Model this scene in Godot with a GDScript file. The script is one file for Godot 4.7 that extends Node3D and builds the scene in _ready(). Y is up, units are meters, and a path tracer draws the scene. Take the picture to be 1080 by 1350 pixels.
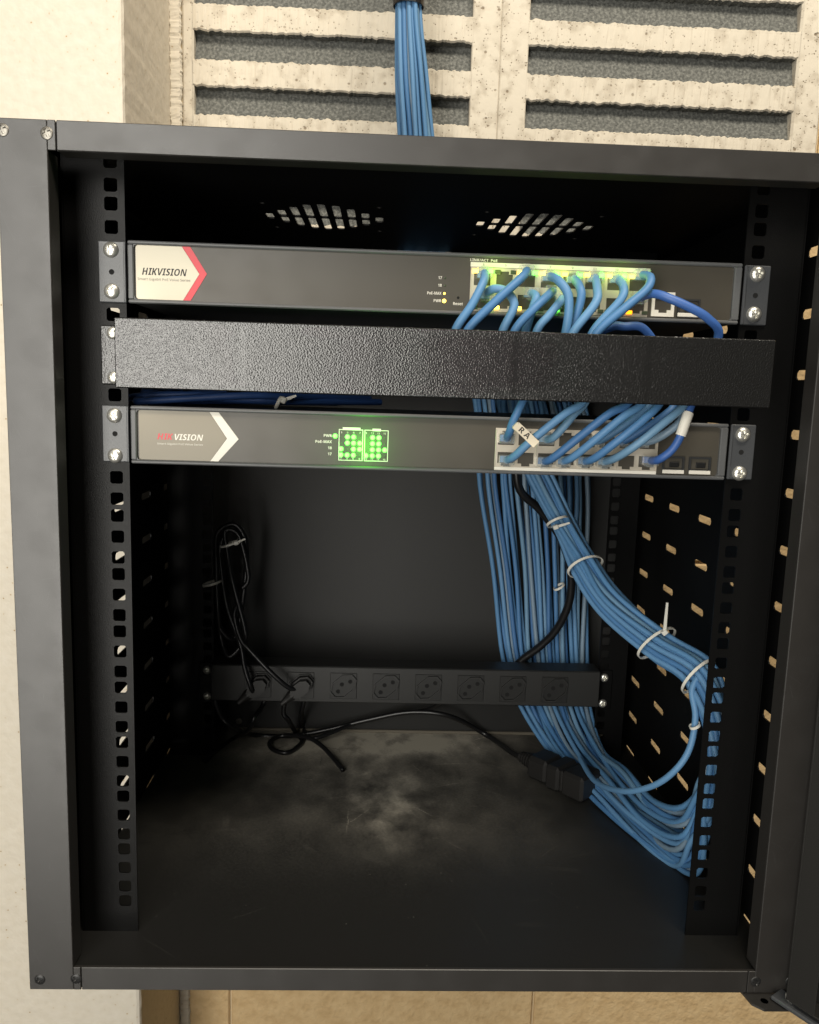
extends Node3D
# A wall-mounted network cabinet seen from the front. Lengths in this script are millimetres until a mesh is committed.
# x runs right, y up, z towards the viewer; z = 0 is the front face of the mounting rails and y = 0 the first rail hole.

const MM := 0.001
var rng := RandomNumberGenerator.new()
var M := {}
var shared := {}
var used := {}
var UPPER := [
	["blue patch cable in the first top port of the upper switch", [V(32, -39.7, 12), V(30, -47.6, 24), V(22, -64, 30), V(12, -80, 30), V(8, -97, 22), V(6, -108, -4), V(16, -112, -60)]],
	["blue patch cable slanting from the third top port of the upper switch", [V(62, -37, 12), V(56, -44, 28), V(38.3, -61, 36), V(20, -80.7, 34), V(16, -97, 26), V(14, -108, -4), V(24, -112, -60)]],
	["short blue patch cable arching from the first lower port of the upper switch", [V(33.4, -54, 10), V(38.7, -51, 18), V(47, -53.5, 22), V(52, -63, 26), V(45.6, -79, 24), V(41.6, -97, 16), V(39.6, -108, -4), V(49.6, -112, -60)]],
	["blue patch cable curling out of the third lower port of the upper switch", [V(66, -52, 10), V(68.5, -55.3, 18), V(66.4, -63, 20), V(62.7, -78, 18), V(58.7, -97, 10), V(56.7, -108, -4), V(66.7, -112, -60)]],
	["blue patch cable rising to the fourth lower port of the upper switch", [V(81.7, -50, 10), V(75.4, -55.3, 24), V(64.6, -65.4, 33), V(53, -79.5, 32), V(49, -97, 24), V(47, -108, -4), V(57, -112, -60)]],
	["blue patch cable half hidden behind its neighbours at the fifth lower port", [V(89, -55.3, 10), V(85, -59, 20), V(77, -68.7, 24), V(69.7, -78.3, 24), V(65.7, -97, 16), V(63.7, -108, -4), V(73.7, -112, -60)]],
	["blue patch cable bowing right from the fourth top port of the upper switch", [V(79, -40, 10), V(82.3, -45, 26), V(88.6, -57, 32), V(88.3, -79.7, 30), V(84.3, -97, 22), V(82.3, -108, -4), V(92.3, -112, -60)]],
	["blue patch cable bowing down from the fifth top port of the upper switch", [V(96.5, -41, 10), V(98, -48, 22), V(98.5, -57.3, 26), V(94.3, -77.3, 22), V(90.3, -97, 14), V(88.3, -108, -4), V(98.3, -112, -60)]],
	["blue patch cable curving left from the sixth top port of the upper switch", [V(111.7, -39.7, 10), V(110, -49, 24), V(107.3, -60, 32), V(93, -80, 34), V(89, -97, 26), V(87, -108, -4), V(97, -112, -60)]],
	["blue patch cable dropping from the seventh top port of the upper switch", [V(128, -39.6, 10), V(129, -47, 22), V(125.7, -57, 28), V(108.4, -78.3, 28), V(104.4, -97, 20), V(102.4, -108, -4), V(112.4, -112, -60)]],
	["long blue patch cable from the last top port of the upper switch", [V(145, -37, 12), V(147, -40.4, 24), V(143, -49, 30), V(127.4, -62.5, 36), V(109, -80, 36), V(105, -97, 28), V(103, -108, -4), V(113, -112, -60)]],
	["dark blue uplink cable drooping past the single port of the upper switch", [V(144.4, -52.3, 10), V(149.4, -51.4, 26), V(159, -55.5, 34), V(175, -62.3, 36), V(186.3, -68, 34), V(197, -77.4, 28), V(193, -97, 20), V(191, -108, -4), V(201, -112, -60)]],
	["dark blue cable arching low behind the last patch cables above the cover", [V(92, -95, 0), V(123, -74.7, 8), V(135, -73, 10), V(149, -74, 10), V(165, -90, 0), V(175, -105, -30)]],
]
var LOWER := [
	["blue patch cable with a paper flag in the first top port of the lower switch", [V(53.7, -156, 10), V(53, -151, 26), V(54, -143.6, 32), V(57, -135.6, 34), V(60.7, -128, 32), V(67.7, -114, 26), V(70.7, -112, -2), V(62.7, -110, -60)]],
	["blue patch cable from the first lower port of the lower switch", [V(54.4, -171.6, 10), V(57.6, -168, 24), V(68, -155.4, 34), V(89, -136.6, 38), V(102, -128.4, 34), V(109, -114.4, 28), V(112, -112, -2), V(104, -110, -60)]],
	["dim blue patch cable from the third top port of the lower switch", [V(82.7, -155.7, 10), V(85.6, -154, 20), V(91.7, -146, 25), V(99, -136, 26), V(105.7, -129.4, 24), V(112.7, -115.4, 18), V(115.7, -112, -2), V(107.7, -110, -60)]],
	["blue patch cable from the third lower port of the lower switch", [V(82, -172, 10), V(86, -168, 24), V(104, -150, 34), V(120.7, -135, 38), V(134, -128, 34), V(141, -114, 28), V(144, -112, -2), V(136, -110, -60)]],
	["blue patch cable from the fourth lower port of the lower switch", [V(96, -171.5, 10), V(101, -167, 22), V(114, -153, 33), V(130.7, -137, 37), V(144, -128, 34), V(151, -114, 28), V(154, -112, -2), V(146, -110, -60)]],
	["saturated blue patch cable from the fifth lower port of the lower switch", [V(112, -171, 10), V(115.3, -167.4, 26), V(127, -154.5, 38), V(143.7, -138.5, 42), V(155.4, -127, 38), V(162.4, -113, 32), V(165.4, -112, -2), V(157.4, -110, -60)]],
	["dim blue patch cable behind the others from the fifth top port", [V(120, -156.3, 10), V(124.5, -153, 17), V(135.7, -144, 22), V(149, -132.4, 23), V(153.3, -128, 22), V(160.3, -114, 16), V(163.3, -112, -2), V(155.3, -110, -60)]],
	["blue patch cable from the sixth lower port of the lower switch", [V(126.5, -171, 10), V(131, -167, 24), V(140.6, -157.4, 36), V(157, -142, 40), V(174, -127.7, 34), V(181, -113.7, 28), V(184, -112, -2), V(176, -110, -60)]],
	["dim blue patch cable low behind from the sixth top port", [V(138, -156.3, 10), V(144, -152.5, 15), V(155, -143.7, 20), V(166.6, -134.7, 20), V(172.4, -129, 18), V(179.4, -115, 12), V(182.4, -112, -2), V(174.4, -110, -60)]],
	["greyish blue patch cable from the seventh top port of the lower switch", [V(153, -156, 10), V(160.5, -153.6, 16), V(168, -147.6, 22), V(175.6, -140, 24), V(181.3, -131, 20), V(188.3, -117, 14), V(191.3, -112, -2), V(183.3, -110, -60)]],
	["royal blue uplink cable with a white tag near the ears of the lower switch", [V(161, -169, 12), V(161, -167, 28), V(167, -160.5, 34), V(171.6, -152, 36), V(175, -140.4, 36), V(180, -127.6, 32), V(187, -113.6, 26), V(190, -112, -2), V(182, -110, -60)]],
]
var BUNDLE := [
	[V(-38, 430, -352), V(-10, 430, -352), 14, 0],
	[V(-36, 300, -352), V(-6, 300, -352), 13, 0],
	[V(-34, 220, -354), V(6, 222, -354), 15, 0],
	[V(-28, 155, -366), V(17, 157, -366), 16, 0.3],
	[V(-22, 70, -377), V(32, 72, -377), 11, 0.5],
	[V(-16, 20, -378), V(46, 22, -378), 10, 0.6],
	[V(64, -105, -366), V(192, -105, -366), 8, 0.9],
	[V(78, -230, -346), V(211, -219, -350), 6, 1],
	[V(99, -331, -350), V(215, -329, -352), 6, 1],
	[V(120, -444, -352), V(221, -442, -353), 6, 1],
	[V(143, -501, -345), V(227, -500, -345), 6, 1],
	[V(169, -539, -290), V(230, -527, -285), 9, 0.9],
	[V(205, -560, -218), V(238, -526, -215), 11, 0.8],
	[V(230, -565, -145), V(249, -523, -150), 11, 0.8],
	[V(250, -563, -88), V(258, -497, -95), 9, 0.8],
	[V(256, -527, -62), V(260, -443, -64), 9, 0.8],
	[V(253, -472, -52), V(267, -405, -58), 10, 0.8],
	[V(250, -423, -52), V(269, -384, -58), 14, 0.4],
	[V(242, -379, -88), V(264, -352, -80), 17, 0],
	[V(213, -363, -122), V(240, -339, -118), 17, 0],
	[V(180, -334, -165), V(205, -314, -162), 17, 0],
	[V(159, -299, -200), V(189, -292, -198), 16, 0],
	[V(145, -263, -228), V(170, -254, -228), 14, 0],
	[V(116, -218, -250), V(153, -212, -250), 14, 0.3],
	[V(80, -150, -262), V(130, -150, -262), 14, 0.3],
	[V(60, -112, -250), V(120, -112, -250), 8, 0.6],
]
var STRAY := [V(252.5, -358.5, -78), V(242, -375.5, -74), V(243.7, -398, -66), V(239, -426.6, -62), V(228, -450, -66), V(216, -473.4, -85), V(203, -498.7, -125), V(195.6, -521.5, -190), V(194.4, -524.6, -250)]
var THICK := [V(105, -160, -250), V(110, -219, -258), V(137, -246.3, -268), V(163, -277.7, -278), V(179.4, -315.7, -288), V(183, -355.3, -298), V(174.3, -392, -312), V(157.6, -419, -325), V(136, -442.7, -336), V(110, -480, -342)]
var GAP := [[V(-60, -126, -150), V(-121.3, -132, -80), V(-163, -132, -62), V(-210, -132.4, -56), V(-240, -135.7, -60), V(-212, -134, -64), V(-226, -138.4, -70), V(-166.4, -136, -80), V(-80, -136, -150)], [V(-50, -131, -150), V(-115, -131, -70), V(-143, -131, -50), V(-189.5, -134.7, -46), V(-232, -138.4, -50), V(-212, -134, -66), V(-170, -128, -90)], [V(-40, -134, -150), V(-110, -135, -80), V(-151.5, -135, -66), V(-199.3, -133.3, -62), V(-230.7, -131, -66), V(-205, -128, -84)]]
var CORDA := [V(-124.5, -464, -290), V(-136.6, -459.4, -282), V(-158, -439.4, -280), V(-180, -418.4, -285), V(-192, -406, -290), V(-198, -385, -300), V(-193.3, -354.3, -302), V(-186, -323, -300), V(-192.7, -288, -298), V(-206, -270.3, -300), V(-215, -284.4, -300), V(-219, -327.6, -298), V(-220.4, -371, -296), V(-217.6, -404, -294), V(-206.5, -420.6, -290), V(-192.5, -412.5, -288), V(-188, -387, -292), V(-200.4, -343.7, -294), V(-209.3, -309.5, -296), V(-205, -283.4, -296), V(-191.7, -295.3, -292), V(-183.6, -333.7, -290), V(-189.5, -347, -290)]
var CORDB := [V(-176.4, -470.4, -290), V(-178.6, -460, -282), V(-186, -438, -284), V(-192, -413, -290), V(-209, -372.4, -302), V(-214, -329, -304), V(-211.6, -293.7, -304), V(-202.7, -276, -302), V(-194, -284.5, -304), V(-187, -315, -304), V(-190, -354.7, -304), V(-198, -398.4, -300), V(-210, -414, -298), V(-218, -381, -300), V(-220.3, -337.7, -304), V(-217, -298.5, -306), V(-209.4, -285.3, -306)]
var CORDC := [V(-225, -467, -312), V(-223.5, -487, -305), V(-216.5, -505.7, -305), V(-205, -519.7, -310), V(-189, -557, -372), V(-141.3, -557, -371.4), V(-96.7, -549.3, -374), V(-49, -537, -376), V(6.3, -523.4, -372), V(56, -525, -366), V(105.6, -556, -383.4), V(128, -552, -326.3), V(138.3, -546, -291.3)]
var CORDD := [V(-160, -470, -336), V(-173, -502.5, -334), V(-177, -503, -300), V(-186, -524, -312), V(-211.3, -557, -364), V(-224.4, -557, -335), V(-234.6, -557, -298)]
var CORDE := [V(-138, -468, -338), V(-148, -508.6, -336), V(-142, -523.7, -340), V(-137, -555, -376), V(-127, -557, -354), V(-140, -556, -321.3), V(-159.4, -556, -329), V(-166, -556, -350), V(-153, -555, -366.4), V(-120.5, -550, -352), V(-100.3, -553, -333), V(-85, -556, -307), V(-72.7, -557, -280)]
var CORDF := [V(-116, -468, -340), V(-126, -510, -338), V(-129.6, -556, -397.7), V(-113.5, -550, -347.6), V(-60.5, -541.3, -378), V(-12.6, -529.3, -378), V(25.6, -521, -374), V(45, -500, -352), V(60, -470, -345)]


func V(x: float, y: float, z: float) -> Vector3:
	return Vector3(x, y, z)


class Shape:
	var v := PackedVector3Array()
	var n := PackedVector3Array()
	var uv := PackedVector2Array()
	var ix := PackedInt32Array()

	func tri(a: Vector3, b: Vector3, c: Vector3, nn: Vector3) -> void:
		var s := v.size()
		var flip := (b - a).cross(c - a).dot(nn) > 0.0
		var nrm := (b - a).cross(c - a).normalized()
		if not flip:
			nrm = -nrm
		for p in [a, b, c]:
			v.append(p); n.append(nrm); uv.append(Vector2(p.x, p.z))
		for k in ([0, 2, 1] if flip else [0, 1, 2]):
			ix.append(s + k)

	func quad(a: Vector3, b: Vector3, c: Vector3, d: Vector3, nn: Vector3) -> void:
		tri(a, b, c, nn)
		tri(a, c, d, nn)

	func box(lo: Vector3, hi: Vector3, bev := 0.0) -> Shape:
		# a box whose edges are chamfered
		var ctr := (lo + hi) / 2.0
		var h := (hi - lo) / 2.0
		var b := minf(bev, minf(h.x, minf(h.y, h.z)) * 0.9)
		for ax in 3:
			var u := (ax + 1) % 3
			var w := (ax + 2) % 3
			for s in [-1.0, 1.0]:
				var q := []
				for k in [[-1, -1], [1, -1], [1, 1], [-1, 1]]:
					var p := Vector3()
					p[ax] = s * h[ax]; p[u] = k[0] * (h[u] - b); p[w] = k[1] * (h[w] - b)
					q.append(ctr + p)
				var nn := Vector3(); nn[ax] = s
				quad(q[0], q[1], q[2], q[3], nn)
			if b > 0.0:
				for s in [-1.0, 1.0]:
					for t in [-1.0, 1.0]:
						var q2 := []
						for k in [[-1, 0], [1, 0], [1, 1], [-1, 1]]:
							var p := Vector3()
							p[ax] = k[0] * (h[ax] - b)
							p[u] = s * (h[u] - (b if k[1] == 1 else 0.0)); p[w] = t * (h[w] - (0.0 if k[1] == 1 else b))
							q2.append(ctr + p)
						var nn := Vector3(); nn[u] = s; nn[w] = t
						quad(q2[0], q2[1], q2[2], q2[3], nn)
		if b > 0.0:
			for sx in [-1.0, 1.0]:
				for sy in [-1.0, 1.0]:
					for sz in [-1.0, 1.0]:
						var g := Vector3(sx, sy, sz)
						tri(ctr + g * (h - Vector3(0, b, b)), ctr + g * (h - Vector3(b, 0, b)), ctr + g * (h - Vector3(b, b, 0)), g)
		return self

	static func place(ax: int, a: float, b: float, w: float) -> Vector3:
		# ax is the axis across a plate; a and b run in it
		if ax == 2:
			return Vector3(a, b, w)
		if ax == 0:
			return Vector3(w, b, a)
		return Vector3(a, w, b)

	func plate(ax: int, r: Rect2, w0: float, w1: float, holes: Array, corner := 0.0) -> Shape:
		# a sheet with rectangular holes; corner trims the corners of the holes
		var cu := [r.position.x, r.end.x]
		var cv := [r.position.y, r.end.y]
		for hole in holes:
			for c in [hole.position.x, hole.end.x]:
				if c > r.position.x and c < r.end.x: cu.append(c)
			for c in [hole.position.y, hole.end.y]:
				if c > r.position.y and c < r.end.y: cv.append(c)
		cu = uniq(cu); cv = uniq(cv)
		var nu := cu.size() - 1
		var nv := cv.size() - 1
		var full := []
		for i in nu:
			var row := []
			for j in nv:
				var p := Vector2((cu[i] + cu[i + 1]) / 2, (cv[j] + cv[j + 1]) / 2)
				var ok := true
				for hole in holes:
					if hole.has_point(p):
						ok = false
						break
				row.append(ok)
			full.append(row)
		var nn := Vector3(); nn[ax] = 1.0
		var du := place(ax, 1, 0, 0)
		var dv := place(ax, 0, 1, 0)
		for i in nu:
			var j := 0
			while j < nv:
				if not full[i][j]:
					j += 1
					continue
				var k := j
				while k + 1 < nv and full[i][k + 1]: k += 1
				for side in [[w1, 1.0], [w0, -1.0]]:
					quad(place(ax, cu[i], cv[j], side[0]), place(ax, cu[i + 1], cv[j], side[0]), place(ax, cu[i + 1], cv[k + 1], side[0]), place(ax, cu[i], cv[k + 1], side[0]), nn * side[1])
				j = k + 1
		for i in nu:
			for j in nv:
				if not full[i][j]: continue
				if i == 0 or not full[i - 1][j]: wall(ax, cu[i], cv[j], cu[i], cv[j + 1], w0, w1, -du)
				if i == nu - 1 or not full[i + 1][j]: wall(ax, cu[i + 1], cv[j], cu[i + 1], cv[j + 1], w0, w1, du)
				if j == 0 or not full[i][j - 1]: wall(ax, cu[i], cv[j], cu[i + 1], cv[j], w0, w1, -dv)
				if j == nv - 1 or not full[i][j + 1]: wall(ax, cu[i], cv[j + 1], cu[i + 1], cv[j + 1], w0, w1, dv)
		if corner > 0.0:
			for hole in holes:
				for s in [[hole.position.x, hole.position.y, 1, 1], [hole.end.x, hole.position.y, -1, 1], [hole.position.x, hole.end.y, 1, -1], [hole.end.x, hole.end.y, -1, -1]]:
					var a0: float = s[0]; var b0: float = s[1]
					var a1: float = s[0] + s[2] * corner
					var b1: float = s[1] + s[3] * corner
					for side in [[w1, 1.0], [w0, -1.0]]:
						tri(place(ax, a0, b0, side[0]), place(ax, a1, b0, side[0]), place(ax, a0, b1, side[0]), nn * side[1])
					wall(ax, a1, b0, a0, b1, w0, w1, du * s[2] + dv * s[3])
		return self

	func wall(ax: int, a0: float, b0: float, a1: float, b1: float, w0: float, w1: float, nn: Vector3) -> void:
		quad(place(ax, a0, b0, w0), place(ax, a1, b1, w0), place(ax, a1, b1, w1), place(ax, a0, b0, w1), nn)

	static func uniq(a: Array) -> Array:
		a.sort()
		var o := [a[0]]
		for x in a:
			if x - o[-1] > 0.001: o.append(x)
		return o

	func prism(poly: PackedVector2Array, w0: float, w1: float, ax := 2) -> Shape:
		var t := Geometry2D.triangulate_polygon(poly)
		var nn := Vector3(); nn[ax] = 1.0
		for k in range(0, t.size(), 3):
			for side in [[w1, 1.0], [w0, -1.0]]:
				var q := []
				for m in 3:
					q.append(place(ax, poly[t[k + m]].x, poly[t[k + m]].y, side[0]))
				tri(q[0], q[1], q[2], nn * side[1])
		var cw := Geometry2D.is_polygon_clockwise(poly)
		for k in poly.size():
			var a := poly[k]
			var b := poly[(k + 1) % poly.size()]
			var out := (b - a).orthogonal() * (1.0 if cw else -1.0)
			out = Vector2((b - a).y, -(b - a).x) * (-1.0 if cw else 1.0)
			wall(ax, a.x, a.y, b.x, b.y, w0, w1, place(ax, out.x, out.y, 0))
		return self

	func ring(ctr: Vector3, ux: Vector3, uy: Vector3, r: float, k: int) -> int:
		var s := v.size()
		for i in k:
			var an := TAU * i / k
			var d := ux * cos(an) + uy * sin(an)
			v.append(ctr + d * r); n.append(d); uv.append(Vector2(float(i) / k, 0))
		return s

	func tube(pts: Array, r: float, k := 8, caps := true) -> Shape:
		var t0: Vector3 = (pts[1] - pts[0]).normalized()
		var ux := t0.cross(Vector3(0.31, 0.17, 0.93)).normalized()
		var prev := -1
		for i in pts.size():
			var t: Vector3 = (pts[mini(i + 1, pts.size() - 1)] - pts[maxi(i - 1, 0)]).normalized()
			ux = (ux - t * ux.dot(t)).normalized()
			var uy := t.cross(ux)
			var s := ring(pts[i], ux, uy, r, k)
			if prev >= 0:
				for j in k:
					var j2 := (j + 1) % k
					for q in [prev + j, s + j2, prev + j2, prev + j, s + j, s + j2]:
						ix.append(q)
			elif caps:
				var c := v.size()
				v.append(pts[i]); n.append(-t); uv.append(Vector2())
				for j in k:
					for q in [c, s + j, s + (j + 1) % k]: ix.append(q)
			prev = s
			if i == pts.size() - 1 and caps:
				var c := v.size()
				v.append(pts[i]); n.append(t); uv.append(Vector2())
				for j in k:
					for q in [c, s + (j + 1) % k, s + j]: ix.append(q)
		return self

	func lathe(prof: Array, ctr: Vector3, axis: Vector3, k := 16) -> Shape:
		# prof: Vector2(radius, height along the axis)
		var ux := axis.cross(Vector3(0.3, 0.8, 0.51)).normalized()
		var uy := axis.cross(ux)
		for i in prof.size() - 1:
			var a: Vector2 = prof[i]
			var b: Vector2 = prof[i + 1]
			for j in k:
				var d0 := ux * cos(TAU * j / k) + uy * sin(TAU * j / k)
				var d1 := ux * cos(TAU * (j + 1) / k) + uy * sin(TAU * (j + 1) / k)
				var out := (d0 + d1) * (b.y - a.y) - axis * (b.x - a.x) * 2.0
				var p := [ctr + d0 * a.x + axis * a.y, ctr + d1 * a.x + axis * a.y, ctr + d1 * b.x + axis * b.y, ctr + d0 * b.x + axis * b.y]
				if a.x > 0.001: tri(p[0], p[1], p[2], out)
				if b.x > 0.001: tri(p[0], p[2], p[3], out)
		return self

	func turned(b: Basis, o: Vector3) -> Shape:
		for i in v.size():
			v[i] = b * v[i] + o
			n[i] = b * n[i]
		if b.determinant() < 0.0:
			for i in range(0, ix.size(), 3):
				var k := ix[i]
				ix[i] = ix[i + 1]
				ix[i + 1] = k
		return self

	func mesh(off: Vector3, planar := 0.0) -> ArrayMesh:
		var vv := PackedVector3Array()
		vv.resize(v.size())
		for i in v.size():
			vv[i] = (v[i] - off) * 0.001
		var a := []
		a.resize(Mesh.ARRAY_MAX)
		a[Mesh.ARRAY_VERTEX] = vv
		a[Mesh.ARRAY_NORMAL] = n
		a[Mesh.ARRAY_TEX_UV] = uv
		a[Mesh.ARRAY_INDEX] = ix
		var m := ArrayMesh.new()
		m.add_surface_from_arrays(Mesh.PRIMITIVE_TRIANGLES, a)
		return m


# ------------------------------------------------------------------ naming and placing

func numbered(called: String) -> String:
	used[called] = used.get(called, -1) + 1
	return called if used[called] == 0 else "%s_%03d" % [called, used[called]]


func tag(o: Node3D, label: String, category: String, group := "", kind := "") -> Node3D:
	o.set_meta("label", label)
	o.set_meta("category", category)
	if group: o.set_meta("group", group)
	if kind: o.set_meta("kind", kind)
	return o


func thing(called: String, at: Vector3, label: String, category: String, group := "", kind := "") -> Node3D:
	var o := Node3D.new()
	o.name = numbered(called)
	add_child(o)
	o.position = at * MM
	return tag(o, label, category, group, kind)


func origin(o: Node) -> Vector3:
	var p := Vector3()
	while o != null and o != self:
		if o is Node3D: p += (o as Node3D).position
		o = o.get_parent()
	return p / MM


func part(parent: Node, called: String, s: Shape, m: Material, at = null) -> MeshInstance3D:
	# at: where the part's own origin goes (it keeps the thing's origin by default)
	var o := MeshInstance3D.new()
	o.name = called if parent != self else numbered(called)
	var base := origin(parent)
	var own: Vector3 = base if at == null else at
	o.mesh = s.mesh(own)
	o.position = (own - base) * MM
	o.material_override = m
	parent.add_child(o, true)
	return o


func copy(parent: Node, called: String, mesh: Mesh, m: Material, at: Vector3, turn := Basis()) -> MeshInstance3D:
	var o := MeshInstance3D.new()
	o.name = called
	o.mesh = mesh
	o.transform = Transform3D(turn, (at - origin(parent)) * MM)
	o.material_override = m
	parent.add_child(o, true)
	return o


func smooth(pts: Array, per := 6) -> Array:
	var o := []
	for i in pts.size() - 1:
		var a: Vector3 = pts[maxi(i - 1, 0)]
		var b: Vector3 = pts[i]
		var c: Vector3 = pts[i + 1]
		var d: Vector3 = pts[mini(i + 2, pts.size() - 1)]
		for k in per:
			o.append(b.cubic_interpolate(c, a, d, float(k) / per))
	o.append(pts[-1])
	return o


func lettering(parent: Node, called: String, words: String, ctr: Vector3, height: float, width: float, m: Material, bold := false, slant := 0.0, turn := Basis()) -> void:
	# printed or raised letters; height is that of the capitals, width that of the whole line
	var f := SystemFont.new()
	f.font_names = PackedStringArray(["Droid Sans"])
	if bold: f.font_weight = 700
	var t := TextMesh.new()
	t.text = words
	t.font = f
	t.font_size = 48
	t.pixel_size = 0.01
	t.depth = 0.0
	t.curve_step = 2.0
	var bx := t.get_aabb()
	var sx := width / maxf(bx.size.x, 0.001)
	var sy := height / maxf(bx.size.y, 0.001)
	var st := SurfaceTool.new()
	st.begin(Mesh.PRIMITIVE_TRIANGLES)
	var c := bx.get_center()
	var b := turn * Basis(Vector3(sx, 0, 0), Vector3(slant * sy, sy, 0), Vector3(0, 0, 1)).scaled(Vector3(MM, MM, MM))
	var at := (ctr - origin(parent)) * MM
	st.append_from(t, 0, Transform3D(b, at - b * c))
	var o := MeshInstance3D.new()
	o.name = called
	o.mesh = st.commit()
	o.material_override = m
	parent.add_child(o, true)


# ------------------------------------------------------------------ materials

func srgb(r: float, g: float, b: float) -> Color:
	return Color(r / 255.0, g / 255.0, b / 255.0)


func mat(c: Color, rough: float, metal := 0.0, spec := 0.5) -> StandardMaterial3D:
	var m := StandardMaterial3D.new()
	m.albedo_color = c
	m.roughness = rough
	m.metallic = metal
	m.metallic_specular = spec
	return m


func glow(c: Color, e: float) -> StandardMaterial3D:
	var m := mat(c, 0.4)
	m.emission_enabled = true
	m.emission = c
	m.emission_energy_multiplier = e
	return m


func noise_tex(kind: int, freq: float, octaves := 3, normal := false, bump := 4.0, ramp: Gradient = null, size := 512, sd := 1) -> NoiseTexture2D:
	var f := FastNoiseLite.new()
	f.noise_type = kind
	f.frequency = freq
	f.fractal_octaves = octaves
	f.seed = sd
	var t := NoiseTexture2D.new()
	t.width = size; t.height = size
	t.seamless = true
	t.noise = f
	t.as_normal_map = normal
	t.bump_strength = bump
	if ramp: t.color_ramp = ramp
	return t


func ramp(stops: Array) -> Gradient:
	var g := Gradient.new()
	var o := PackedFloat32Array()
	var c := PackedColorArray()
	for s in stops:
		o.append(s[0]); c.append(s[1])
	g.offsets = o; g.colors = c
	return g


func grain(m: StandardMaterial3D, cell_mm: float, t: Texture2D, strength: float) -> StandardMaterial3D:
	# triplanar relief; one repeat of the picture covers cell_mm
	m.normal_enabled = true
	m.normal_texture = t
	m.normal_scale = strength
	m.uv1_triplanar = true
	m.uv1_world_triplanar = true
	m.uv1_scale = Vector3.ONE / (cell_mm * MM)
	return m


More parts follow.
